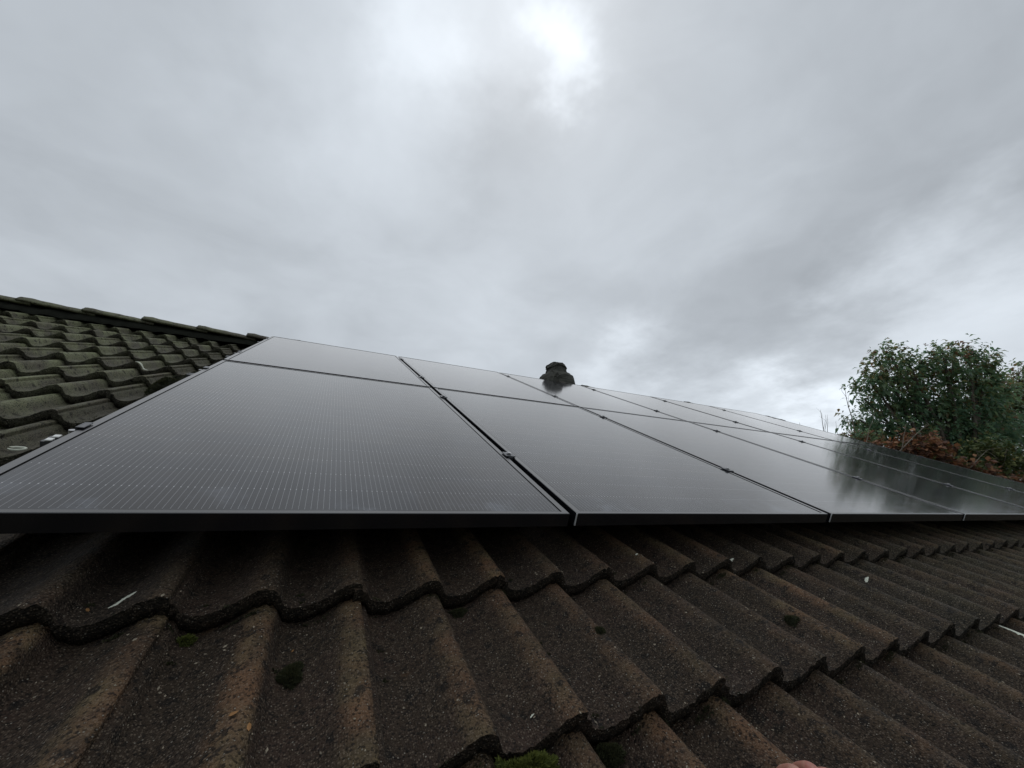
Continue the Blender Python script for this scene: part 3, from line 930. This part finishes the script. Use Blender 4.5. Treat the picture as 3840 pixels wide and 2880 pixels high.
# ------------------------------------------------------------------ droppings and small litter
def crust(name, label, pts, halfw, cat, mat, thick=0.0025, seed=0, lift=0.0006):
    """thin irregular crust that follows the tile surface along a path of (u, v)"""
    r = np.random.default_rng(seed)
    c0 = pts[0]
    n = 26; m_ = 6
    P_ = []
    for i in range(n + 1):
        s = i / n * (len(pts) - 1); k = min(int(s), len(pts) - 2); f_ = s - k
        P_.append((pts[k][0] * (1 - f_) + pts[k + 1][0] * f_, pts[k][1] * (1 - f_) + pts[k + 1][1] * f_))
    vv = []; fs = []
    for layer in (1, 0):
        for i in range(n + 1):
            a = P_[max(i - 1, 0)]; b_ = P_[min(i + 1, n)]
            tx, ty = b_[0] - a[0], b_[1] - a[1]; L_ = math.hypot(tx, ty); nx_, ny_ = -ty / L_, tx / L_
            taper = (math.sin(math.pi * (0.06 + 0.88 * i / n))) ** 0.6
            rr = np.random.default_rng(seed * 1000 + i)
            wl = halfw * taper * rr.uniform(0.65, 1.15); wr = halfw * taper * rr.uniform(0.65, 1.15)
            for k in range(m_ + 1):
                s = -wl + (wl + wr) * k / m_
                uu = P_[i][0] + nx_ * s; v2 = P_[i][1] + ny_ * s
                edge = 1 - abs(2 * k / m_ - 1) ** 2
                vv.append((uu - c0[0], v2 - c0[1], surf_w(uu, v2) + (lift + thick * edge * taper if layer else -0.002)))
    W_ = m_ + 1; off = (n + 1) * W_
    for i in range(n):
        for k in range(m_):
            a = i * W_ + k
            fs += [(a, a + 1, a + W_ + 1, a + W_)[::-1], (off + a, off + a + 1, off + a + W_ + 1, off + a + W_)]
        a = i * W_
        fs += [(a, off + a, off + a + W_, a + W_)[::-1], (a + m_, off + a + m_, off + a + W_ + m_, a + W_ + m_)]
    o_ = link(name, mesh_from(name, vv, fs, True), mat, None, M4 @ Matrix.Translation((c0[0], c0[1], 0)))
    tag(o_, label, cat)
    return o_


crust('bird_dropping', 'pale smear of bird dropping along a tile roll at the right edge', [(2.412, -0.432), (2.416, -0.47), (2.412, -0.52), (2.416, -0.60)], 0.015, 'dropping', MAT_DROP, 0.002, 3)
crust('bird_dropping', 'white curved dropping on the first tile at the left under the panel', [(0.252, -0.052), (0.262, -0.044), (0.269, -0.032), (0.274, -0.029), (0.278, -0.024)], 0.0070, 'dropping', MAT_DROP, 0.0016, 4)
for i, (u, v, ln) in enumerate(((1.74, -0.045, .022), (1.36, -0.03, .010), (0.86, -0.385, .010), (0.945, -0.305, .007), (2.22, -0.19, .022), (-0.42, 1.93, .05), (-0.78, 2.32, .06), (-0.20, 0.90, .02))):
    lab = ['small white dropping under the second panel', 'tiny white speck under the panel gap', 'white flake near the bright moss cushion', 'white flake on a tile right of the stain', 'white fleck on tiles at the right',
           'pale dropping on the left roof slope below the middle', 'pale dropping on the left roof slope near the ridge', 'pale fleck on tiles beside the nearest panel'][i]
    crust('bird_dropping', lab, [(u, v), (u + ln * 0.5, v + ln * 0.3), (u + ln, v + ln * 0.35)], ln * 0.22, 'dropping', MAT_DROP, 0.0014, 20 + i)

TAB1, TAB2 = (-0.053, 0.4645), (-0.054, 0.4385)
# two white plastic tabs and a pale ring by the end of the lowest rail
for i, (u, v) in enumerate((TAB1, TAB2)):
    q = MB(); q.box(-0.006, 0.007, -0.008, 0.008, -0.0025, 0.0015)
    wz = -0.0342
    o_ = link('plastic_tab', q.mesh('plastic_tab', bevel=0.0015), MAT_WHITE, None, M4 @ Matrix.Translation((u, v, wz)) @ Matrix.Rotation(0.05, 4, 'Z'))
    tag(o_, 'white plastic tab on the rail end beside the panel edge, ' + ('the upper one' if i == 0 else 'the lower one'), 'tab', 'white plastic tabs by the panel edge')
q = MB()
rp = [(0.018 * math.cos(2 * math.pi * k / 20), 0.011 * math.sin(2 * math.pi * k / 20), 0) for k in range(21)]
q.tube(rp, [0.0035] * 21, 8, False)
ru_, rv2 = -0.222, 0.667
o_ = link('pale_ring', q.mesh('pale_ring', True), MAT_DROP, None, M4 @ Matrix.Translation((ru_, rv2, surf_w(ru_, rv2) + 0.003)))
tag(o_, 'small pale oval ring lying in a trough beside the nearest panel', 'ring')

# dry leaf bits
def leafbit(u, v, s, rot, label):
    q = MB()
    vv = [(-s, 0, 0), (-s * .4, s * .45, s * .12), (s * .5, s * .35, s * .05), (s, 0, s * .15), (s * .4, -s * .4, s * .2), (-s * .5, -s * .42, s * .1), (0, 0, -0.1 * s)]
    q.add(vv + [(x, y, z - 0.0006) for x, y, z in vv], [(6, i, (i + 1) % 6) [::-1] for i in range(6)] + [(13, 7 + i, 7 + (i + 1) % 6) for i in range(6)])
    o_ = link('dry_leaf', q.mesh('dry_leaf'), MAT_LEAFBIT, None, M4 @ Matrix.Translation((u, v, surf_w(u, v) + 0.0012)) @ Matrix.Rotation(rot, 4, 'Z'))
    tag(o_, label, 'leaf', 'dry leaf bits on the tiles')
leafbit(0.472, -0.312, 0.0055, 0.4, 'orange leaf crumb on a near tile below the black moss clump')
leafbit(0.492, -0.330, 0.0055, 1.7, 'yellow brown leaf crumb lowest on the near tile below the black moss clump')
leafbit(0.225, -0.046, 0.005, 2.2, 'yellow leaf crumb left of the white curved dropping')
leafbit(0.530, -0.155, 0.003, 1.0, 'tiny tan crumb just above the black moss clump')

# loose grit lying on the near tiles
r = np.random.default_rng(77)
vv = []; fs = []
for _ in range(1500):
    u = r.uniform(0.15, 3.0); v = r.uniform(-0.62, 0.0)
    s = abs(r.normal(0, 0.0007)) + 0.0006
    wz = surf_w(u, v)
    b0 = len(vv); an = r.uniform(0, 6.28); el = r.uniform(1, 2.2)
    for dx_, dy_, dz_ in ((1, 0, 0), (0, 1, 0), (-1, 0, 0), (0, -1, 0), (0, 0, .8), (0, 0, -.8)):
        X = dx_ * s * el; Y = dy_ * s
        vv.append((u + X * math.cos(an) - Y * math.sin(an), v + X * math.sin(an) + Y * math.cos(an), wz + dz_ * s + s * 0.3))
    fs += [tuple(b0 + i for i in f) for f in ((0, 1, 4), (1, 2, 4), (2, 3, 4), (3, 0, 4), (1, 0, 5), (2, 1, 5), (3, 2, 5), (0, 3, 5))]
o_ = link('grit', mesh_from('grit', vv, fs), MAT_DEBRIS, None, M4)
tag(o_, 'loose pale grit scattered over the near roof tiles', 'grit', kind='stuff')

# ------------------------------------------------------------------ hand of the photographer
def hand_mesh():
    vv = []; ed = []; rad = []
    def add(p, r_, parent=None):
        vv.append(p); rad.append(r_)
        if parent is not None: ed.append((parent, len(vv) - 1))
        return len(vv) - 1
    wrist = add((0, -0.085, 0.035), (0.028, 0.020))
    fore = add((0.01, -0.20, 0.075), (0.034, 0.030), wrist)
    add((0.02, -0.32, 0.12), (0.042, 0.040), fore)
    palm = add((0.0, -0.045, 0.040), (0.036, 0.018), wrist)
    palm2 = add((0.0, -0.015, 0.042), (0.038, 0.016), palm)
    for i, (x, ln, lift) in enumerate(((-0.031, 0.85, -0.004), (-0.010, 1.0, 0.002), (0.011, 0.95, 0.001), (0.031, 0.75, -0.006))):
        k1_ = add((x, 0.010, 0.042 + lift), (0.0110, 0.0105), palm2)
        k2_ = add((x * 1.04, 0.010 + 0.030 * ln, 0.034 + lift), (0.0092, 0.0090), k1_)
        k3_ = add((x * 1.08, 0.010 + 0.046 * ln, 0.014 + lift * .5), (0.0084, 0.0082), k2_)
        add((x * 1.08, 0.010 + 0.048 * ln, -0.004), (0.0072, 0.0070), k3_)
    t1 = add((-0.036, -0.050, 0.026), (0.013, 0.013), palm)
    t2 = add((-0.056, -0.020, 0.014), (0.0105, 0.0105), t1)
    add((-0.060, 0.010, 0.004), (0.0090, 0.0085), t2)
    me = bpy.data.meshes.new('hand'); me.from_pydata(vv, ed, []); me.update()
    o_ = bpy.data.objects.new('person', me); COL.objects.link(o_)
    sk = o_.modifiers.new('skin', 'SKIN'); sk.use_smooth_shade = True
    for i, rr in enumerate(rad):
        me.skin_vertices[0].data[i].radius = rr
        me.skin_vertices[0].data[i].use_root = (i == 0)
    sb = o_.modifiers.new('sub', 'SUBSURF'); sb.levels = 2; sb.render_levels = 2
    return o_
ms, t, b, o = new_mat('skin')
pos = t.node('ShaderNodeNewGeometry').outputs['Position']
c = t.mix(t.ramp(t.noise(pos, 45, 4, 0.6), 0.35, 0.65), (0.36, 0.13, 0.10), (0.42, 0.22, 0.16))
t.put(b.inputs['Base Color'], c); b.inputs['Roughness'].default_value = 0.5
b.inputs['Subsurface Weight'].default_value = 0.15; b.inputs['Subsurface Radius'].default_value = (0.01, 0.004, 0.002)
t.put(b.inputs['Normal'], t.bump(t.noise(pos, 500, 4, 0.6), 0.4, 0.001))
hd = hand_mesh(); hd.data.materials.append(ms)
HU, HV = 1.154, -0.629
hd.matrix_world = M4 @ Matrix.Translation((HU, HV, -0.100)) @ Matrix.Rotation(-0.5, 4, 'Z')
tag(hd, 'bare pink hand resting on the tiles, just showing at the bottom edge', 'person')

# ------------------------------------------------------------------ trees and shrubs
def leaves_mesh(name, P_, Dr, size, hue, droop=0.5, wid=0.30, seed=0):
    """P_: points (n,3), Dr: leaf direction (n,3); folded five-vertex leaves"""
    r = np.random.default_rng(seed)
    n = len(P_)
    Dr = Dr / np.linalg.norm(Dr, axis=1, keepdims=True)
    up_ = np.tile(np.array([0, 0, 1.0]), (n, 1)) + r.normal(0, 0.35, (n, 3))
    sd = np.cross(Dr, up_); sd /= np.linalg.norm(sd, axis=1, keepdims=True) + 1e-9
    nr = np.cross(sd, Dr)
    s = size[:, None]
    b0 = P_; mid = P_ + Dr * s * 0.5 + nr * s * 0.02
    Lp = P_ + Dr * s * 0.42 + sd * s * wid + nr * s * 0.09
    Rp = P_ + Dr * s * 0.42 - sd * s * wid + nr * s * 0.09
    tip = P_ + Dr * s * (1 - 0.15 * droop) - np.array([0, 0, 1.0]) * s * droop * 0.35
    V = np.stack([b0, Lp, Rp, mid, tip], 1).reshape(-1, 3)
    base = (np.arange(n) * 5)[:, None]
    F = np.concatenate([base + np.array([[0, 3, 1]]), base + np.array([[0, 2, 3]]), base + np.array([[1, 3, 4]]), base + np.array([[3, 2, 4]])], 0)
    me = bpy.data.meshes.new(name)
    me.vertices.add(len(V)); me.vertices.foreach_set('co', V.astype(np.float32).ravel())
    me.loops.add(F.size); me.loops.foreach_set('vertex_index', F.astype(np.int32).ravel())
    me.polygons.add(len(F)); me.polygons.foreach_set('loop_start', (np.arange(len(F)) * 3).astype(np.int32))
    me.update(calc_edges=True)
    me.attributes.new('hue', 'FLOAT', 'POINT').data.foreach_set('value', np.repeat(hue, 5).astype(np.float32))
    return me


def build_tree(name, label, base, lobes, n_shoots, per, leaf, mat, seed, group, cat='tree', shell=0.55, bark=MAT_BARK, hue_fn=None, twig_n=160, droop=0.5, wid=0.28, trunk_r=0.11, shoot_len=0.26, cut=None):
    """base: world point on the ground, lobes: [(centre, (rx, ry, rz))] in world space"""
    r = np.random.default_rng(seed)
    base = Vector(base)
    e = empty(name, Matrix.Translation(base))
    tag(e, label, cat, group)
    C_ = np.array([l[0] for l in lobes]); Rr = np.array([l[1] for l in lobes])
    vol = Rr.prod(1) ** 0.75; pr = vol / vol.sum()
    tips = []; dirs = []
    while len(tips) < n_shoots:
        k = r.choice(len(lobes), p=pr)
        d = r.normal(0, 1, 3); d /= np.linalg.norm(d)
        rad = shell + (1 - shell) * r.uniform(0, 1) ** 0.7
        if r.uniform() < 0.03: rad = r.uniform(0.2, shell)
        rad *= 1 + 0.14 * math.sin(5 * d[0] + 7 * d[2] + k) + 0.12 * math.sin(11 * d[1] - 6 * d[2] + 2 * k) + (0.16 if r.uniform() < 0.12 else 0.0)
        p = C_[k] + d * Rr[k] * rad
        if cut is not None and not cut(p): continue
        tips.append(p); dirs.append(d)
    tips = np.array(tips); dirs = np.array(dirs)
    # leaves around each shoot
    n = len(tips) * per
    ti = np.repeat(np.arange(len(tips)), per)
    sh = dirs * 0.7 + np.array([0, 0, 0.75]) + r.normal(0, 0.3, dirs.shape)
    sh /= np.linalg.norm(sh, axis=1, keepdims=True)
    tpar = r.uniform(0, 1, n)
    P_ = tips[ti] + sh[ti] * (tpar[:, None] - 0.35) * shoot_len + r.normal(0, 0.02, (n, 3))
    out = r.normal(0, 1, (n, 3)); out -= sh[ti] * (out * sh[ti]).sum(1, keepdims=True); out /= np.linalg.norm(out, axis=1, keepdims=True)
    Dl = out + sh[ti] * (0.9 * tpar[:, None] - 0.1) - np.array([0, 0, 0.10 + droop * 0.15])
    size = leaf * r.uniform(0.65, 1.2, n)
    clump = r.normal(0, 0.16, len(tips))[ti]
    hue = np.clip((hue_fn(P_, r) if hue_fn else 0.45) + clump + r.normal(0, 0.10, n), 0, 1)
    me = leaves_mesh(name + '_leaves', P_ - np.array(base), Dl, size, hue, droop, wid, seed)
    crown = link('crown', me, mat, e); crown['kind'] = 'stuff'
    # trunk and limbs
    q = MB()
    cc = Vector(C_.mean(0)); fork = base.lerp(Vector((cc.x, cc.y, C_[:, 2].min())), 0.75)
    q.tube([Vector((0, 0, -0.2)), (fork - base) * 0.5 + Vector((0.05, 0.03, 0)), fork - base], [trunk_r * 1.25, trunk_r * 1.0, trunk_r * 0.8], 10)
    link('trunk', q.mesh('trunk', True), bark, e)
    q = MB()
    ends = []
    for k in range(len(lobes)):
        c_ = Vector(C_[k]) - base; f_ = fork - base
        mid = f_.lerp(c_, 0.5) + Vector(r.normal(0, 0.12, 3))
        q.tube([f_, mid, c_], [trunk_r * 0.6, trunk_r * 0.42, trunk_r * 0.22], 7)
        ends.append((k, c_))
    pick = r.choice(len(tips), min(twig_n, len(tips)), replace=False)
    for i in pick:
        tp = Vector(tips[i]) - base
        k = int(np.argmin(((tips[i] - C_) ** 2).sum(1)))
        c_ = Vector(C_[k]) - base
        st = (fork - base).lerp(c_, r.uniform(0.6, 1.0))
        mid = st.lerp(tp, 0.55) + Vector(r.normal(0, 0.06, 3)) - Vector((0, 0, 0.05))
        q.tube([st, mid, tp], [trunk_r * 0.17, trunk_r * 0.10, 0.004], 5)
    link('branches', q.mesh('branches', True), bark, e)
    return e


def at(px, py, depth):
    """world point seen at a picture position at a given distance along the optical axis"""
    d = right * ((px - 1920) / F_PX) - up * ((py - 1440) / F_PX) - back
    return CAM_POS + d * depth


def lobe(px, py, depth, rx, rz, ry=None):
    """lobe whose picture half-width is rx px and half-height rz px"""
    c_ = at(px, py, depth); m_ = depth / F_PX
    return (tuple(c_), (rx * m_ * 0.90, (ry if ry else rx) * m_ * 0.90, rz * m_ * 0.92))


MAT_LAUREL = leaf_material('evergreen_leaf', [(0.0, (0.095, 0.175, 0.110)), (0.40, (0.155, 0.265, 0.155)), (0.60, (0.21, 0.29, 0.14)), (0.74, (0.22, 0.19, 0.075)), (0.87, (0.26, 0.145, 0.075)), (1.0, (0.20, 0.095, 0.065))], 0.62, 0.33)
MAT_BEECH = leaf_material('russet_leaf', [(0.0, (0.055, 0.034, 0.026)), (0.35, (0.13, 0.062, 0.036)), (0.65, (0.25, 0.11, 0.055)), (0.85, (0.38, 0.20, 0.10)), (0.94, (0.38, 0.20, 0.10)), (1.0, (0.10, 0.12, 0.04))], 0.35, 0.6)
MAT_LIME = leaf_material('yellow_green_leaf', [(0.0, (0.045, 0.070, 0.026)), (0.45, (0.095, 0.125, 0.042)), (0.8, (0.20, 0.21, 0.07)), (1.0, (0.20, 0.13, 0.05))], 0.3, 0.5)

TD = 13.0
top_hue = lambda P_, r: 0.40 + 0.20 * np.clip((P_[:, 2] - 2.6) / 3.0, 0, 1.2)
tb = at(3560, 1700, TD)
build_tree('evergreen_tree', 'large bushy green tree with reddish tips behind the right end of the roof', (tb.x, tb.y, GROUND_Z),
           [lobe(3318, 1390, TD, 60, 65), lobe(3335, 1325, TD, 34, 34), lobe(3280, 1440, TD - .2, 55, 50), lobe(3425, 1395, TD + .2, 62, 62), lobe(3400, 1345, TD, 30, 24), lobe(3455, 1350, TD, 28, 20), lobe(3545, 1380, TD, 68, 70), lobe(3535, 1320, TD, 36, 32), lobe(3580, 1320, TD + .2, 26, 30), lobe(3635, 1320, TD - .1, 34, 36),
            lobe(3660, 1400, TD, 62, 70), lobe(3700, 1375, TD, 38, 34), lobe(3240, 1495, TD - .2, 42, 48), lobe(3225, 1575, TD - .3, 42, 36), lobe(3370, 1490, TD + .1, 90, 80), lobe(3500, 1500, TD + .1, 90, 85), lobe(3620, 1500, TD, 90, 85), lobe(3715, 1500, TD + .3, 70, 85),
            lobe(3290, 1610, TD - .2, 80, 55), lobe(3400, 1620, TD, 100, 80), lobe(3540, 1630, TD, 110, 85), lobe(3680, 1630, TD + .2, 110, 90), lobe(3560, 1740, TD, 170, 80)],
           2000, 10, 0.195, MAT_LAUREL, 21, 'trees behind the house', hue_fn=top_hue, twig_n=130, shoot_len=0.55, trunk_r=0.12, wid=0.21, droop=0.8, shell=0.55)
TD2 = 24.0
tb = at(3950, 1700, TD2)
build_tree('evergreen_tree', 'second green tree cut off by the right edge of the picture', (tb.x, tb.y, GROUND_Z),
           [lobe(3752, 1500, TD2, 55, 75), lobe(3800, 1470, TD2, 50, 60), lobe(3815, 1430, TD2, 35, 35), lobe(3780, 1560, TD2, 90, 80), lobe(3930, 1430, TD2, 110, 100), lobe(3900, 1560, TD2, 150, 130), lobe(3850, 1680, TD2, 160, 110), lobe(4060, 1600, TD2, 160, 150)],
           2000, 11, 0.24, MAT_LAUREL, 22, 'trees behind the house', hue_fn=top_hue, twig_n=150, shoot_len=0.7, trunk_r=0.25)
# russet hedge in front of the tree
BD = 10.0
def hedge(name, label, specs, seed, n_sh, mat, hue_fn, leaf, px, group):
    tb_ = at(px, 1750, BD)
    return build_tree(name, label, (tb_.x, tb_.y, GROUND_Z), specs, n_sh, 9, leaf, mat, seed, group, 'shrub', 0.35, MAT_TWIG, hue_fn, 90, 0.35, 0.36, 0.05, 0.22)
rus = lambda P_, r: np.where(r.uniform(0, 1, len(P_)) < 0.16, 0.99, 0.45 + r.normal(0, 0.18, len(P_)))
hedge('russet_shrub', 'russet leaved shrub below the big tree just behind the roof edge',
      [lobe(3300, 1690, BD, 70, 30), lobe(3420, 1690, BD, 80, 60), lobe(3500, 1690, BD + .1, 70, 55), lobe(3440, 1740, BD, 110, 60), lobe(3560, 1770, BD + .1, 90, 50), lobe(3350, 1740, BD, 90, 50)], 31, 380, MAT_BEECH, rus, 0.14, 3430, 'shrubs behind the house')
hedge('russet_shrub', 'rusty brown shrub low at the right edge beyond the panels',
      [lobe(3640, 1780, BD, 80, 50), lobe(3720, 1810, BD, 90, 45), lobe(3800, 1850, BD, 90, 50), lobe(3650, 1840, BD, 140, 60), lobe(3880, 1880, BD, 90, 50)], 32, 330, MAT_BEECH, rus, 0.135, 3740, 'shrubs behind the house')
hedge('yellow_green_shrub', 'yellow green leafy shrub at the right between tree and russet shrub',
      [lobe(3690, 1690, BD + .6, 70, 45), lobe(3770, 1720, BD + .6, 80, 60), lobe(3700, 1750, BD + .7, 90, 50), lobe(3840, 1780, BD + .6, 90, 70)], 33, 420, MAT_LIME, lambda P_, r: 0.45 + r.normal(0, 0.15, len(P_)), 0.10, 3760, 'shrubs behind the house')
hedge('russet_shrub', 'thin dark shrub at the far end of the panels left of the tree',
      [lobe(3190, 1650, BD + 1.5, 45, 26), lobe(3240, 1660, BD + 1.4, 60, 32), lobe(3150, 1668, BD + 1.5, 30, 16)], 34, 170, MAT_LAUREL, lambda P_, r: 0.62 + r.normal(0, 0.2, len(P_)), 0.10, 3210, 'shrubs behind the house')

# bare shoots standing up out of the shrubs
def shoots(label, px, specs, depth):
    b_ = at(px, 1800, depth)
    e = empty('bare_shoots', Matrix.Translation((b_.x, b_.y, GROUND_Z))); tag(e, label, 'shrub', 'shrubs behind the house')
    b0 = Vector((b_.x, b_.y, GROUND_Z))
    rr = random.Random(px)
    for (xa, ya, xb, yb, r_) in specs:
        p0 = at(xa, ya, depth) - b0; p1 = at(xb, yb, depth) - b0
        d_ = p1 - p0
        k_ = max(0.0, p0.z) / max(d_.z, 0.2)
        root_ = p0 - d_ * min(k_, 4.0) * 0.9
        root_.z = max(root_.z, 0.0)
        pts_ = [root_] + [p0.lerp(p1, f_) + Vector((rr.uniform(-.02, .02), rr.uniform(-.02, .02), 0)) for f_ in (0, .33, .66)] + [p1]
        q = MB(); q.tube(pts_, [r_ * 1.7, r_ * 1.1, r_ * .9, r_ * .65, r_ * .3], 6)
        st = link('stem', q.mesh('stem', True), MAT_TWIG, e)
        if r_ > 0.008:
            q = MB()
            for f_ in (.3, .6):
                a_ = p0.lerp(p1, f_); q.tube([a_, a_ + d_ * 0.22 + Vector((rr.uniform(-.12, .12), rr.uniform(-.12, .12), 0.05)), a_ + d_ * 0.38 + Vector((rr.uniform(-.25, .25), rr.uniform(-.25, .25), 0.08))], [r_ * .5, r_ * .35, r_ * .15], 5)
            link('side_twigs', q.mesh('side_twigs', True), MAT_TWIG, st)
shoots('thin bare shoots standing against the sky left of the tree', 3100, [(3094, 1640, 3076, 1536, .009), (3098, 1640, 3095, 1555, .007), (3107, 1640, 3102, 1555, .007), (3145, 1650, 3134, 1580, .007), (3190, 1560, 3168, 1450, .010), (3003, 1605, 2998, 1584, .007)], 11.5)
shoots('grey bare branches rising through the russet shrub', 3420, [(3255, 1640, 3280, 1540, .007), (3386, 1660, 3396, 1590, .009), (3416, 1650, 3475, 1590, .010), (3640, 1755, 3700, 1690, .011)], 9.7)
